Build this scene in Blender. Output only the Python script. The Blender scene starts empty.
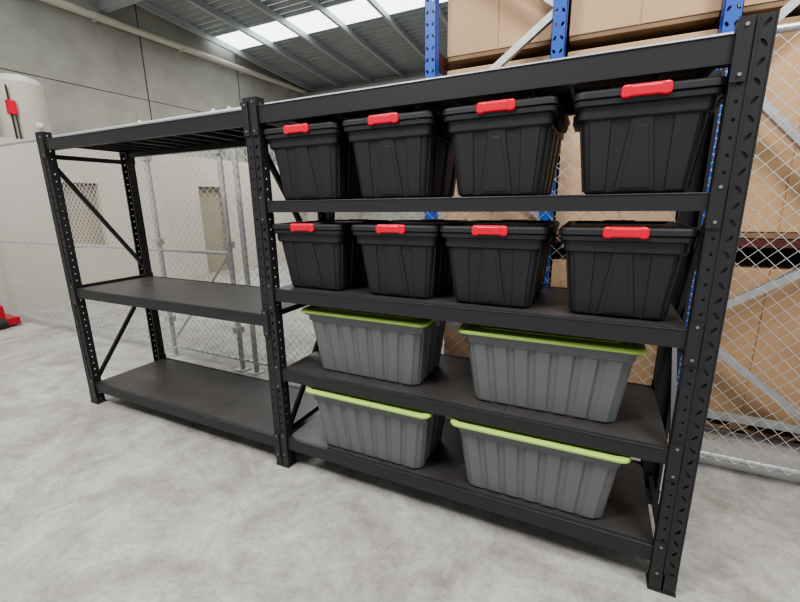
import bpy, math, random
from mathutils import Vector, Matrix
random.seed(4)
C=bpy.context.collection
# ---------------------------------------------------------------- materials
def mat(name,col,rough=0.5,metal=0.0,noise=0.0,nscale=20,col2=None,bump=0.0,bscale=60,emit=None,estr=0,spec=0.5):
    m=bpy.data.materials.new(name); m.use_nodes=True
    nt=m.node_tree; b=nt.nodes['Principled BSDF']
    b.inputs['Base Color'].default_value=(*col,1)
    b.inputs['Roughness'].default_value=rough
    b.inputs['Metallic'].default_value=metal
    b.inputs['Specular IOR Level'].default_value=spec
    tc=nt.nodes.new('ShaderNodeTexCoord')
    if noise>0:
        n=nt.nodes.new('ShaderNodeTexNoise'); n.inputs['Scale'].default_value=nscale
        n.inputs['Detail'].default_value=6; n.inputs['Roughness'].default_value=0.6
        nt.links.new(tc.outputs['Object'],n.inputs['Vector'])
        r=nt.nodes.new('ShaderNodeValToRGB')
        c2=col2 or tuple(c*(1-noise) for c in col)
        r.color_ramp.elements[0].position=0.35; r.color_ramp.elements[1].position=0.65
        r.color_ramp.elements[0].color=(*c2,1); r.color_ramp.elements[1].color=(*col,1)
        nt.links.new(n.outputs['Fac'],r.inputs['Fac']); nt.links.new(r.outputs['Color'],b.inputs['Base Color'])
    if bump>0:
        n2=nt.nodes.new('ShaderNodeTexNoise'); n2.inputs['Scale'].default_value=bscale
        nt.links.new(tc.outputs['Object'],n2.inputs['Vector'])
        bp=nt.nodes.new('ShaderNodeBump'); bp.inputs['Strength'].default_value=bump; bp.inputs['Distance'].default_value=0.002
        nt.links.new(n2.outputs['Fac'],bp.inputs['Height']); nt.links.new(bp.outputs['Normal'],b.inputs['Normal'])
    if emit:
        b.inputs['Emission Color'].default_value=(*emit,1); b.inputs['Emission Strength'].default_value=estr
    return m
M_black=mat('black_powdercoat',(0.018,0.018,0.020),0.42,0.0,bump=0.2,bscale=300)
M_shelf=mat('black_shelf_panel',(0.050,0.047,0.046),0.40,0,noise=0.3,nscale=7,bump=0.2,bscale=200)
M_bolt=mat('zinc_bolt',(0.35,0.35,0.35),0.4,1.0)
M_tote=mat('black_plastic',(0.018,0.018,0.020),0.48)
M_red=mat('red_latch_plastic',(0.60,0.008,0.03),0.4)
M_jack=mat('red_jack_paint',(0.35,0.012,0.02),0.4)
M_grey=mat('grey_plastic',(0.125,0.128,0.132),0.5)
M_lime=mat('lime_plastic',(0.31,0.47,0.10),0.5)
M_galv=mat('galvanised_steel',(0.50,0.51,0.52),0.42,0.55,noise=0.2,nscale=25)
M_wire=mat('galvanised_wire',(0.72,0.72,0.71),0.35,0.3)
M_blue=mat('blue_rack_paint',(0.015,0.085,0.42),0.4)
M_orange=mat('maroon_rack_paint',(0.085,0.020,0.014),0.55)
M_card=mat('cardboard',(0.52,0.335,0.19),0.8,noise=0.15,nscale=3)
M_card2=mat('cardboard_pale',(0.54,0.37,0.23),0.8,noise=0.12,nscale=2)
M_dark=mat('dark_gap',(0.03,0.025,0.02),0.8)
M_wood=mat('pallet_timber',(0.26,0.17,0.10),0.8,noise=.2,nscale=6)
M_cream=mat('cream_paint',(0.47,0.44,0.375),0.8,noise=0.08,nscale=2)
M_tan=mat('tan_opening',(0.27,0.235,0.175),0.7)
M_pipe=mat('cream_pipe',(0.58,0.54,0.46),0.4)
M_white=mat('white_enamel',(0.56,0.54,0.48),0.35)
M_roof=mat('roof_sheet',(0.30,0.33,0.34),0.6,0.0)
M_purlin=mat('purlin_steel',(0.46,0.48,0.49),0.45,0.3)
M_sky=mat('skylight_sheet',(0.9,0.95,1),0.5,emit=(0.9,0.96,1.0),estr=3.2)
# ---------------------------------------------------------------- mesh builder
class MB:
    def __init__(s): s.v=[];s.f=[];s.m=[]
    def add(s,vs,fs,mi=0):
        o=len(s.v); s.v+=[tuple(p) for p in vs]; s.f+=[tuple(i+o for i in f) for f in fs]; s.m+=[mi]*len(fs)
    def box(s,x0,x1,y0,y1,z0,z1,mi=0):
        vs=[(x0,y0,z0),(x1,y0,z0),(x1,y1,z0),(x0,y1,z0),(x0,y0,z1),(x1,y0,z1),(x1,y1,z1),(x0,y1,z1)]
        s.add(vs,[(3,2,1,0),(4,5,6,7),(0,1,5,4),(1,2,6,5),(2,3,7,6),(3,0,4,7)],mi)
    def hexa(s,b,t,mi=0):
        s.add(list(b)+list(t),[(3,2,1,0),(4,5,6,7),(0,1,5,4),(1,2,6,5),(2,3,7,6),(3,0,4,7)],mi)
    def bar(s,a,b,w,h,mi=0,up=(0,0,1)):
        a=Vector(a);b=Vector(b);d=(b-a).normalized();u=Vector(up)
        if abs(d.dot(u))>0.98:u=Vector((0,1,0))
        r=d.cross(u).normalized();u=r.cross(d).normalized()
        q=lambda p:[p-r*w/2-u*h/2,p+r*w/2-u*h/2,p+r*w/2+u*h/2,p-r*w/2+u*h/2]
        s.hexa(q(a),q(b),mi)
    def cyl(s,a,b,r,n=12,mi=0,r2=None):
        a=Vector(a);b=Vector(b);d=(b-a).normalized();u=Vector((0,0,1)) if abs(d.z)<0.9 else Vector((1,0,0))
        x=d.cross(u).normalized();y=x.cross(d); r2=r if r2 is None else r2
        vs=[a+(x*math.cos(t)+y*math.sin(t))*r for t in [2*math.pi*i/n for i in range(n)]]+[b+(x*math.cos(t)+y*math.sin(t))*r2 for t in [2*math.pi*i/n for i in range(n)]]
        fs=[(i,(i+1)%n,n+(i+1)%n,n+i) for i in range(n)]+[tuple(range(n))[::-1],tuple(range(n,2*n))]
        s.add(vs,fs,mi)
    def loft(s,rings,mi=0,cap=True):
        n=len(rings[0]); vs=[p for r in rings for p in r]; fs=[]
        for k in range(len(rings)-1):
            for i in range(n):
                j=(i+1)%n; fs.append((k*n+i,k*n+j,(k+1)*n+j,(k+1)*n+i))
        if cap: fs.append(tuple(range(n))[::-1]); fs.append(tuple((len(rings)-1)*n+i for i in range(n)))
        s.add(vs,fs,mi)
    def mesh(s,name,mats):
        me=bpy.data.meshes.new(name); me.from_pydata(s.v,[],s.f)
        for m in mats: me.materials.append(m)
        for p,mi in zip(me.polygons,s.m): p.material_index=mi
        me.validate(); me.update(); return me
    def obj(s,name,mats,parent=None,bevel=0,loc=(0,0,0)):
        o=bpy.data.objects.new(name,s.mesh(name,mats)); C.objects.link(o); o.location=loc
        if parent: o.parent=parent
        if bevel:
            b=o.modifiers.new('bevel','BEVEL'); b.width=bevel; b.segments=2; b.limit_method='ANGLE'; b.angle_limit=math.radians(40)
        return o
def empty(name,loc=(0,0,0)):
    e=bpy.data.objects.new(name,None); C.objects.link(e); e.location=loc; return e
def rring(w,d,z,r,n=5,cx=0,cy=0):
    out=[]
    for sx,sy,a0 in [(1,-1,-90),(1,1,0),(-1,1,90),(-1,-1,180)]:
        for i in range(n+1):
            a=math.radians(a0+90*i/n)
            out.append((cx+sx*(w/2-r)+r*math.cos(a),cy+sy*(d/2-r)+r*math.sin(a),z))
    return out
# plate in XZ (facing -Y) perforated with holes
def perf_plate(mb,x0,x1,y,z0,z1,cols,pitch,t=0.003,mi=0,axis='x'):
    """cols: list of (r, slant, elongation)"""
    nrow=int((z1-z0)/pitch); w=(x1-x0)/len(cols); ph=(z1-z0)/nrow
    P=(lambda a,b,c:(a,b,c)) if axis=='x' else (lambda a,b,c:(b,a,c))
    for k,(r,sl,el) in enumerate(cols):
        for j in range(nrow):
            ax=x0+k*w; az=z0+j*ph; cx=ax+w/2; cz=az+ph/2
            out=[(ax,az),(cx,az),(ax+w,az),(ax+w,cz),(ax+w,az+ph),(cx,az+ph),(ax,az+ph),(ax,cz)]
            inn=[]
            for i in range(8):
                a=math.radians(-135+45*i); xx=r*math.cos(a); zz=r*el*math.sin(a)
                xx+=sl*zz*(1 if j%2 else -1)
                inn.append((cx+xx,cz+zz))
            vs=[P(p[0],y,p[1]) for p in out]+[P(p[0],y,p[1]) for p in inn]+[P(p[0],y+t,p[1]) for p in inn]
            fs=[(i,(i+1)%8,8+(i+1)%8,8+i) for i in range(8)]+[(8+i,8+(i+1)%8,16+(i+1)%8,16+i) for i in range(8)]
            mb.add(vs,fs,mi)
# ---------------------------------------------------------------- shelving rack
FY=1.643; BY=2.25; PX=[-3.56,-1.60,0.362]; HW=0.043; PT=2.06
def post(mb,cx,yf,out):   # out=-1 front post (faces -Y), +1 rear
    x0,x1=cx-HW,cx+HW
    perf_plate(mb,x0,x1,yf,0.012,PT,[(0.0055,0.0,1.0),(0.0065,0.6,1.8)],0.05)
    d=0.055*(-out)
    ys=sorted((yf,yf+d))
    mb.box(x0+0.004,x1-0.004,*sorted((yf-out*0.007,yf-out*0.009)),0.012,PT)
    for xs in (x0,x1):
        perf_plate(mb,ys[0],ys[1],xs,0.012,PT,[(0.0055,0,1.0)],0.05,t=0.003 if xs==x0 else -0.003,axis='y')
    yl=yf+d
    mb.box(x0,x0+0.014,yl-0.0015,yl+0.0015,0.012,PT); mb.box(x1-0.014,x1,yl-0.0015,yl+0.0015,0.012,PT)
    mb.box(cx-0.003,cx+0.003,*sorted((yf+out*0.004,yf)),0.012,PT)
    for xs in (x0,x1): mb.cyl((xs,yf,0.012),(xs,yf,PT),0.0028,8)   # rolled corners
    mb.box(x0-0.006,x1+0.006,ys[0]-0.008,ys[1]+0.012,0.0,0.008)
    mb.box(x0-0.003,x1+0.003,ys[0]-0.004,ys[0]+0.001,0.006,0.09)
def frame(mb,cx):
    post(mb,cx,FY,-1); post(mb,cx,BY,1)
    yf,yb=FY+0.03,BY-0.03
    for z in (0.13,0.95,1.90): mb.bar((cx,yf,z),(cx,yb,z),0.022,0.03)
    mb.bar((cx+0.012,yf,1.86),(cx+0.012,yb,1.03),0.02,0.028)
    mb.bar((cx+0.012,yb,0.90),(cx+0.012,yf,0.18),0.02,0.028)
def beam(mb,x0,x1,z0,z1,yf,s):
    a=yf+s*0.004; b=yf+s*0.045
    mb.box(x0,x1,min(a,b),max(a,b),z0,z1-0.012)
    c=yf+s*0.022
    mb.box(x0,x1,min(a,c),max(a,c),z1-0.012,z1)
    mb.cyl((x0,a,z1-.003),(x1,a,z1-.003),0.003,8)
    for xe,dx in ((x0,1),(x1,-1)):
        xa,xb=sorted((xe-dx*0.035,xe+dx*0.004))
        mb.box(xa,xb,*sorted((yf-s*0.008,yf)),z0-0.055,z1+0.03)
def bolts(mb,xe,z0,z1,yf):
    for zz in (z0-0.035,z1+0.015):
        mb.cyl((xe,yf-0.012,zz),(xe,yf-0.007,zz),0.0055,8,1)
def bay(name,px0,px1,levels,frames):
    e=empty(name,((px0+px1)/2,FY,0)); off=Vector(e.location)
    mb=MB()
    for f in frames: frame(mb,f)
    x0,x1=px0+HW+0.001,px1-HW-0.001
    for (z0,z1) in levels:
        beam(mb,x0,x1,z0,z1,FY,1); beam(mb,x0,x1,z0,z1,BY,-1)
        for xe,dx in ((x0,-1),(x1,1)): bolts(mb,xe+dx*0.018,z0,z1,FY)
    o=mb.obj('frame_and_beams',[M_black,M_bolt],None); o.parent=e; o.location=-off
    mp=MB()
    for (z0,z1) in levels:
        n=3; w=(x1-x0)/n
        for i in range(n):
            mp.box(x0+i*w+0.0006,x0+(i+1)*w-0.0006,FY+0.023,BY-0.023,z1-0.012,z1-0.002)
            for q in (0.02,0.26,0.5,0.74,0.98):
                xx=x0+i*w+q*w
                mp.box(xx-0.008,xx+0.008,FY+0.046,BY-0.046,z1-0.04,z1-0.012)
    o=mp.obj('shelf_panels',[M_shelf]); o.parent=e; o.location=-off
    return e
R=[(0.125,0.20),(0.570,0.635),(1.035,1.105),(1.508,1.567),(1.938,2.02)]
L=[(0.11,0.185),(0.88,0.95),(1.938,2.01)]
bay('steel_shelving_unit',PX[0],PX[1],L,[PX[0]])
bay('steel_shelving_unit',PX[1],PX[2],R,[PX[1],PX[2]])
# ---------------------------------------------------------------- black tote
def make_black():
    mb=MB(); wb,db,wt,dt,h=0.325,0.42,0.392,0.49,0.305
    mb.loft([rring(wb-.02,db-.02,0,0.02),rring(wb,db,0.008,0.025),rring(wt,dt,h,0.03)])
    mb.loft([rring(wt-.002,dt-.002,h-0.055,0.03),rring(wt+.014,dt+.014,h-0.048,0.032),rring(wt+.018,dt+.018,h,0.032)])
    mb.loft([rring(wt+.02,dt+.02,h-0.012,0.03),rring(wt+.044,dt+.044,h-0.008,0.035),rring(wt+.046,dt+.046,h+0.010,0.035),rring(wt+.03,dt+.03,h+.012,0.033)])
    mb.loft([rring(wt+.03,dt+.03,h+.012,0.033),rring(wt+.056,dt+.056,h+.014,0.038),rring(wt+.054,dt+.054,h+.034,0.038),rring(wt+.04,dt+.04,h+.041,0.03),rring(wt-.01,dt-.01,h+.041,0.03),rring(wt-.025,dt-.025,h+.030,0.03)])
    def rib(fx0,fx1,wid0,wid1,side,z0=0.012,z1=h-0.053,pr=0.009):
        def pt(fr,z,o):
            t=z/h
            if side in 'FB':
                s=-1 if side=='F' else 1
                return (fr,s*((db+(dt-db)*t)/2+o),z)
            s=-1 if side=='L' else 1
            return (s*((wb+(wt-wb)*t)/2+o),fr,z)
        i=.0035
        b=[pt(fx0-wid0/2,z0,-.003),pt(fx0+wid0/2,z0,-.003),pt(fx0+wid0/2-i,z0,pr),pt(fx0-wid0/2+i,z0,pr)]
        t=[pt(fx1-wid1/2,z1,-.003),pt(fx1+wid1/2,z1,-.003),pt(fx1+wid1/2-i,z1,pr),pt(fx1-wid1/2+i,z1,pr)]
        if side in 'BL': b=b[::-1];t=t[::-1]
        mb.hexa(b,t)
    for s in 'FB':
        rib(0,0,0.13,0.070,s,pr=0.006)            # centre A-shaped panel
        rib(0,0,0.10,0.045,s,pr=0.0085,z0=.02,z1=h-.08)
        for k in (-1,1):
            rib(k*0.118,k*0.128,0.055,0.075,s,pr=0.0045)
    for s in 'LR':
        for y,wd in ((-0.165,.05),(-0.06,.09),(0.06,.09),(0.165,.05)):
            rib(y,y*1.12,wd,wd*1.1,s,pr=0.006)
    for s in (-1,1):
        mb.box(*sorted((s*(wt/2+.01),s*(wt/2+.03))),-0.09,0.09,h-0.04,h-0.005)
    for s in (-1,1):   # red latches: flat plate with rolled ends, hinged over the lid lip
        y0=s*(dt/2+.026)
        xs=[-0.074,-0.071,-0.064,-0.05,-0.042,0.042,0.05,0.064,0.071,0.074]
        tp=[.028,.040,.044,.044,.041,.041,.044,.044,.040,.028]
        bt=[.016,.006,.002,.002,.006,.006,.002,.002,.006,.016]
        dp=[.006,.009,.011,.011,.008,.008,.011,.011,.009,.006]
        rings=[]
        for x,t,b,d in zip(xs,tp,bt,dp):
            pr=[(-.003,b),(d*.7,b),(d,b+.005),(d,t-.006),(d*.6,t),(-.003,t)]
            rings.append([(x,y0+s*p,h+q) for p,q in pr])
        mb.loft(rings,1)
        mb.box(-.060,.060,*sorted((y0-s*.022,y0+s*.004)),h+.036,h+.0445,1)
    return mb.mesh('black_storage_tote',[M_tote,M_red])
BT=make_black()
def put(me,name,x,y,z,rot=0,bev=0.002):
    o=bpy.data.objects.new(name,me); C.objects.link(o); o.location=(x,y,z); o.rotation_euler=(0,0,math.radians(rot))
    b=o.modifiers.new('bevel','BEVEL'); b.width=bev; b.segments=2; b.limit_method='ANGLE'; b.angle_limit=math.radians(35)
    return o
yc=FY+0.025+0.26
for x,r in ((-1.337,.6),(-0.868,0),(-0.386,-.6),(0.100,0.4)): put(BT,'black_storage_tote',x,yc,1.566,r)
for x,r in ((-1.340,-.6),(-0.848,.6),(-0.396,0),(0.088,0.4)): put(BT,'black_storage_tote',x,yc+0.005,1.104,r)
# ---------------------------------------------------------------- grey tub
def make_grey():
    mb=MB(); h=0.342
    def cren(w,d,z,pr):
        pts=[]
        def side(x0,y0,x1,y1,n,nx,ny):
            for i in range(n):
                a=i/n; b=(i+1)/n; g=0.10/n
                for t,o in ((a,-1),(a+g,-1),(a+2.2*g,0),(b-2.2*g,0),(b-g,-1)):
                    pts.append((x0+(x1-x0)*t+nx*o*pr,y0+(y1-y0)*t+ny*o*pr,z))
        c=0.02
        side(-w/2+c,-d/2,w/2-c,-d/2,7,0,-1)
        side(w/2,-d/2+c,w/2,d/2-c,4,1,0)
        side(w/2-c,d/2,-w/2+c,d/2,7,0,1)
        side(-w/2,d/2-c,-w/2,-d/2+c,4,-1,0)
        return pts
    mb.loft([cren(.585,.335,0,.002),cren(.605,.355,.010,.008),cren(.675,.415,h-.05,.010),cren(.685,.425,h-.045,.002),cren(.690,.43,h,.0)])
    mb.loft([rring(.69,.435,h-.012,.03),rring(.715,.46,h-.01,.035),rring(.715,.46,h,.035)])
    mb.loft([rring(.715,.46,h,.03),rring(.743,.485,h+.001,.04),rring(.745,.487,h+.010,.042),rring(.733,.475,h+.018,.04),rring(.70,.44,h+.018,.035),rring(.685,.425,h+.010,.03)],1)
    mb.loft([rring(.58,.32,h+.008,.03),rring(.57,.31,h+.016,.03)],1)
    for s in (-1,1):
        mb.box(*sorted((s*.352,s*.380)),-.07,.07,h-.035,h-.005)
        for k in range(5): mb.box(-.25+k*.125-.004,-.25+k*.125+.004,-.14,.14,h+.014,h+.018,1)
    return mb.mesh('grey_storage_tote',[M_grey,M_lime])
GT=make_grey()
for x,yf,z,r in ((-1.055,1.678,.6345,0),(-0.165,1.676,.6345,1.0),(-1.015,1.618,.1995,0),(-0.175,1.622,.1995,0.6)):
    put(GT,'grey_storage_tote',x,yf+.2435,z,r)
# ---------------------------------------------------------------- chain link fence
fe=empty('chain_link_fence',(0,2.62,0))
cu=bpy.data.curves.new('mesh_wires','CURVE'); cu.dimensions='3D'; cu.bevel_depth=0.0025; cu.bevel_resolution=0
w=0.038; xs0=-10.0+0.02; n=int(13.4/w); zs=[0.09+0.0375*k for k in range(59)]
for i in range(n):
    sp=cu.splines.new('POLY'); sp.points.add(len(zs)-1)
    xa=xs0+i*w
    for k,z in enumerate(zs):
        hi=(k+i)%2
        sp.points[k].co=(xa+(w if hi else 0),(0.002 if hi else -0.002),z,1)
cu.materials.append(M_wire)
o=bpy.data.objects.new('mesh_wires',cu); C.objects.link(o); o.parent=fe
mb=MB()
for x in (-9.6,-7.7,-5.76,-3.95,-2.98,-2.80,0.60,2.6):
    mb.cyl((x,0.03,0),(x,0.03,2.30),0.024,12); mb.cyl((x,0.03,2.30),(x,0.03,2.33),0.028,12,r2=0.012)
    mb.box(x-.06,x+.06,-.03,.07,0,.008)
mb.cyl((-10,0.015,2.29),(3.5,0.015,2.29),0.019,12)
mb.cyl((-10,0.03,0.10),(3.5,0.03,0.10),0.016,10)
mb.cyl((-10,0.03,1.12),(-2.98,0.03,1.12),0.016,10)
mb.cyl((-3.9,0.03,0.2),(-3.0,0.03,1.1),0.012,8)
for x in (-3.95,-2.98):
    for z in (.4,1.2,2.0): mb.box(x-.035,x+.035,-.01,.065,z-.03,z+.03)
mb.obj('posts_and_rails',[M_galv],fe)
mb=MB(); mb.box(-2.6,3.6,2.71,2.90,0,0.07)
M_conc=mat('kerb_concrete',(0.42,0.41,0.38),0.85,noise=.2,nscale=8)
mb.obj('concrete_kerb',[M_conc],bevel=0.006)
# ---------------------------------------------------------------- pallet rack
pr=empty('pallet_rack',(0,3.04,0))
mb=MB()
UP=[-1.20,-0.334,0.554,1.40,2.3]
for x in UP:
    for yy in (0.0,2.6):
        perf_plate(mb,x-.042,x+.042,yy,0.01,5.0,[(0.009,0.4,1.5),(0.009,-0.4,1.5)],0.075)
        mb.box(x-.042,x-.039,yy,yy+.07,0.01,5.0); mb.box(x+.039,x+.042,yy,yy+.07,0.01,5.0)
        mb.box(x-.07,x+.07,yy-.03,yy+.1,0,.01)
mb.obj('uprights',[M_blue],pr)
mb=MB()
def zig(xa,xb,pts):
    for (p,q) in zip(pts[:-1],pts[1:]):
        mb.bar((xa if p[0]==0 else xb,.035,p[1]),(xa if q[0]==0 else xb,.035,q[1]),0.045,0.045)
zig(-1.20,-.334,[(1,.1),(0,.7),(1,1.4),(0,2.1),(1,2.72),(0,3.4),(1,4.1)])
zig(.554,1.40,[(1,.1),(0,.76),(1,1.36),(0,2.27),(1,3.1),(0,3.9)])
mb.bar((.554,.035,.16),(1.4,.035,.16),.04,.045); mb.bar((-1.20,.035,.16),(-.334,.035,.16),.04,.045)
mb.obj('bracing',[M_galv],pr)
mb=MB()
for yy in (.09,2.5): mb.box(-1.22,2.4,yy,yy+.05,1.255,1.30)
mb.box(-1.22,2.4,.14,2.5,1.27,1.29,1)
for x in UP: 
    for z in (1.28,2.62): mb.box(x-.03,x+.03,.07,2.6,z-.09,z,0)
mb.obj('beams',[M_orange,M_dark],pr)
def crate(x0,x1,z0,z1,M,y0=3.20,y1=5.4,pal=.1,PM=None):
    mb=MB(); mb.box(x0,x1,y0,y1,z0+pal,z1)
    mb.box(x0-.004,x0+(x1-x0)*.5-.004,y0-.006,y0,z0+pal,z1-.004); mb.box(x0+(x1-x0)*.5+.004,x1+.004,y0-.006,y0,z0+pal,z1-.004)
    if pal>.06: 
        mb.box(x0,x1,y0,y1,z0+pal-.02,z0+pal,1); mb.box(x0,x1,y0,y0+.1,z0,z0+.02,1)
        for k in range(3):
            xx=x0+.05+(x1-x0-.1)*k/2; mb.box(xx-.05,xx+.05,y0,y1,z0,z0+pal,1)
    else: mb.box(x0,x1,y0,y1,z0,z0+pal,1)
    mb.obj('cardboard_pallet_carton',[M,PM or M_wood],bevel=.004)
for x0,x1 in ((-1.12,-.38),(-.28,.52),(.58,1.36),(1.44,2.26)):
    crate(x0,x1,0.0,1.12,M_card)
    crate(x0,x1,1.302,2.50,M_card2 if x0<0 else M_card,pal=.04)
    crate(x0,x1,2.56 if x0>-1.2 else 2.62,3.75,M_card2,pal=.03)
# ---------------------------------------------------------------- room
fm=bpy.data.materials.new('concrete_floor'); fm.use_nodes=True
nt=fm.node_tree; b=nt.nodes['Principled BSDF']; tc=nt.nodes.new('ShaderNodeTexCoord')
def N(sc,det,ro=.6,dist=0):
    n=nt.nodes.new('ShaderNodeTexNoise'); n.inputs['Scale'].default_value=sc;n.inputs['Detail'].default_value=det;n.inputs['Roughness'].default_value=ro;n.inputs['Distortion'].default_value=dist
    nt.links.new(tc.outputs['Object'],n.inputs['Vector']); return n
def ramp(n,p0,c0,p1,c1):
    r=nt.nodes.new('ShaderNodeValToRGB'); e=r.color_ramp.elements; e[0].position=p0;e[1].position=p1;e[0].color=(*c0,1);e[1].color=(*c1,1)
    nt.links.new(n.outputs['Fac'],r.inputs['Fac']); return r
def mul(a,c):
    mx=nt.nodes.new('ShaderNodeMixRGB'); mx.blend_type='MULTIPLY'; mx.inputs[0].default_value=1
    nt.links.new(a.outputs['Color'],mx.inputs[1]); nt.links.new(c.outputs['Color'],mx.inputs[2]); return mx
ra=ramp(N(1.6,12,.72,1.0),.38,(.255,.245,.22),.58,(.385,.378,.358))
rb=ramp(N(7,14,.85,.5),.38,(.70,.69,.67),.54,(1,1,1))
rc=ramp(N(45,6,.8),.33,(.80,.80,.79),.5,(1,1,1))
fin=mul(mul(ra,rb),rc); nt.links.new(fin.outputs['Color'],b.inputs['Base Color'])
rr=ramp(N(3,6,.6),.35,(.34,.34,.34),.65,(.58,.58,.58)); nt.links.new(rr.outputs['Color'],b.inputs['Roughness'])
mb=MB(); mb.box(-14,8,-6,15,-.1,0); mb.obj('floor',[fm])
M_wall=mat('concrete_wall',(0.39,0.385,0.34),0.85,noise=.22,nscale=1.3,bump=.3,bscale=20)
WX=-10.0; WY=13.35
mb=MB(); mb.box(WX-.2,WX,-6,WY+.2,0,7.5)
for y in (1.2,4.1,7.0,9.9,12.8): mb.box(WX-.01,WX+.003,y-.012,y+.012,2.4,7,1)
mb.box(WX-.01,WX+.002,-6,WY,4.0,4.015,1)
mb.obj('wall_left',[M_wall,M_dark])
mb=MB(); mb.box(WX-.2,8,WY,WY+.2,0,7.5); mb.obj('wall_back',[M_wall])
ob=empty('office_block',(-8,6,0))
mb=MB()
def wy(y0,y1,z0,z1,mi=0): mb.box(-.12,0,y0-6,y1-6,z0,z1,mi)
ops=[(3.78,4.42,.85,1.95),(6.45,7.15,0,1.95),(9.6,10.3,0,1.95)]
y=-4
for a,bb,z0,z1 in ops:
    wy(y,a,0,2.5); wy(a,bb,z1,2.5)
    if z0>0: wy(a,bb,0,z0)
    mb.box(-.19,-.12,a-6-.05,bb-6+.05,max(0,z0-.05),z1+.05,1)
    y=bb
wy(y,13.3,0,2.5)
mb.box(-1.98,0,-10,7.3,2.5,2.56)
mb.obj('block_walls',[M_cream,M_tan],ob)
mb=MB()
mb.loft([[(r*math.cos(a*math.pi/24),r*math.sin(a*math.pi/24),z) for a in range(48)] for r,z in ((.31,0),(.33,.02),(.33,.86),(.335,.87),(.335,.89),(.32,.93),(.27,.98),(.18,1.01),(.08,1.02))])
mb.cyl((.28,-.26,.0),(.28,-.26,.80),.014,8,1); mb.cyl((.31,-.22,.0),(.31,-.22,.5),.012,8,1); mb.cyl((.1,-.42,.0),(.1,-.42,.8),.02,8,1)
mb.box(.25,.33,-.30,-.20,.38,.58,2); mb.box(.31,.35,.0,.1,.2,.3,0)
wh=mb.obj('water_heater',[M_white,M_dark,M_red],loc=(-8.6,3.80,2.575))
for p in wh.data.polygons: p.use_smooth = (abs(p.normal.z)<.95 and p.material_index==0 and len(p.vertices)==4 and p.area>.002)
mb=MB(); mb.cyl((WX+.12,-5,5.42),(WX+.12,WY-.1,5.42),.075,14)
for y in range(-4,13,2): mb.box(WX,WX+.2,y-.03,y+.03,5.33,5.36); mb.cyl((WX+.12,y-.04,5.42),(WX+.12,y+.04,5.42),.088,14)
mb.obj('wall_pipe',[M_pipe])
# pallet jack parked by the fence
pj=MB()
for s in (-.16,.16): pj.box(-.75,0,s-.075,s+.075,.05,.10); pj.cyl((-.65,s-.05,.04),(-.65,s+.05,.04),.04,12,1)
pj.box(-.02,.10,-.20,.20,.03,.12); pj.box(.0,.09,-.06,.06,.12,.30)
pj.cyl((.08,-.05,.07),(.08,.05,.07),.07,16,1); pj.cyl((.06,0,.28),(.10,0,1.02),.018,10,1)
for s in (-1,1): pj.cyl((.10,0,1.02),(.11,s*.09,1.08),.012,8,1); pj.cyl((.11,s*.09,1.08),(.12,s*.09,1.2),.012,8,1)
pj.cyl((.12,-.1,1.2),(.12,.1,1.2),.014,8,1)
pj.obj('pallet_jack',[M_jack,M_black],loc=(-7.05,2.35,0))
def rz(y): return 6.08-.0744*(y-6.9)
mb=MB()
strips=[(-6,-1.2,0),(-1.2,-.2,1),(-.2,4,0),(4,4.9,1),(4.9,9.0,0),(9.0,9.8,1),(9.8,WY+.2,0)]
for a,bb,k in strips:
    if k==0:
        m=int((bb-a)/.2)
        for i in range(m):
            p=a+(bb-a)*i/m; q=a+(bb-a)*(i+1)/m; r=p+(q-p)*.7
            mb.hexa([(-10.2,p,rz(p)),(8,p,rz(p)),(8,r,rz(r)),(-10.2,r,rz(r))],[(-10.2,p,rz(p)+.02),(8,p,rz(p)+.02),(8,r,rz(r)+.02),(-10.2,r,rz(r)+.02)])
            mb.hexa([(-10.2,r,rz(r)+.03),(8,r,rz(r)+.03),(8,q,rz(q)+.03),(-10.2,q,rz(q)+.03)],[(-10.2,r,rz(r)+.05),(8,r,rz(r)+.05),(8,q,rz(q)+.05),(-10.2,q,rz(q)+.05)])
    else:
        mb.hexa([(-10.2,a,rz(a)),(8,a,rz(a)),(8,bb,rz(bb)),(-10.2,bb,rz(bb))],[(-10.2,a,rz(a)+.02),(8,a,rz(a)+.02),(8,bb,rz(bb)+.02),(-10.2,bb,rz(bb)+.02)],1)
mb.obj('ceiling',[M_roof,M_sky])
mb=MB()
x=-9.7
while x<7.5:
    a,bb=-5.9,WY-.05
    mb.bar((x,a,rz(a)-.10),(x,bb,rz(bb)-.10),.012,.18); mb.bar((x+.03,a,rz(a)-.185),(x+.03,bb,rz(bb)-.185),.07,.012)
    x+=1.2
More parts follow.
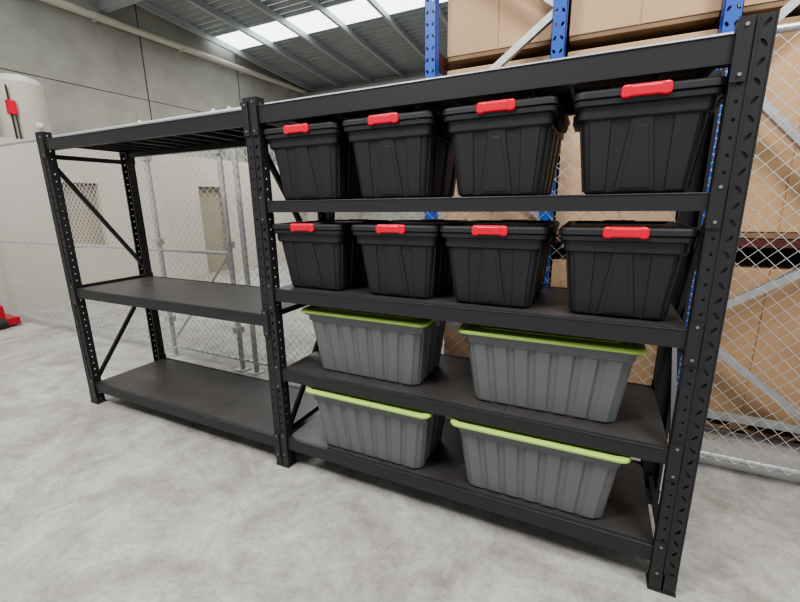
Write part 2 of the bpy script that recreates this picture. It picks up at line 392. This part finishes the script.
for y in (6.2,12.9):
    mb.bar((-10,y,rz(y)-.3),(8,y,rz(y)-.3),.16,.02); mb.bar((-10,y,rz(y)-.42),(8,y,rz(y)-.42),.012,.24); mb.bar((-10,y,rz(y)-.54),(8,y,rz(y)-.54),.16,.02)
mb.obj('ceiling_beams',[M_purlin])
# ---------------------------------------------------------------- lights
def area(name,loc,sx,sy,p,col=(1,.975,.95),rot=(0,0,0)):
    l=bpy.data.lights.new(name,'AREA'); l.shape='RECTANGLE'; l.size=sx; l.size_y=sy; l.energy=p; l.color=col
    o=bpy.data.objects.new(name,l); C.objects.link(o); o.location=loc; o.rotation_euler=rot; return o
area('high_bay_light',(-2.5,-1.2,5.4),1.4,1.0,310)
area('high_bay_light',(2.2,-0.5,5.4),1.4,1.0,190)
area('high_bay_light',(-6,1.5,5.4),1.6,1.2,190)
area('high_bay_light',(-5.5,8.5,5.2),2.5,2.0,300)
area('high_bay_light',(1.0,0.8,5.6),1.4,1.0,130)
wd=bpy.data.worlds.new('world'); bpy.context.scene.world=wd; wd.use_nodes=True
wd.node_tree.nodes['Background'].inputs[0].default_value=(.96,.98,1,1); wd.node_tree.nodes['Background'].inputs[1].default_value=0.75
# ---------------------------------------------------------------- camera
f=407.0
Xd=Vector((0.9018,0.0893,-0.4229));Dn=Vector((0.0145,0.9717,0.236));
Xd.normalize(); Dn=(Dn-Xd*Dn.dot(Xd)).normalized(); Yd=Dn.cross(Xd)
if Yd.z<0: Yd=-Yd
right=Vector((Xd.x,Yd.x,-Dn.x)); down=Vector((Xd.y,Yd.y,-Dn.y)); fwd=Vector((Xd.z,Yd.z,-Dn.z))
cam=bpy.data.cameras.new('camera'); co=bpy.data.objects.new('camera',cam); C.objects.link(co)
mm=Matrix.Identity(4)
for i in range(3): mm[i][0]=right[i]; mm[i][1]=-down[i]; mm[i][2]=-fwd[i]
mm[2][3]=1.55; co.matrix_world=mm
cam.sensor_width=36; cam.lens=f/800*36; cam.clip_start=.05
bpy.context.scene.camera=co
bpy.context.scene.view_settings.view_transform='AgX'
bpy.context.scene.view_settings.look='AgX - Medium High Contrast'
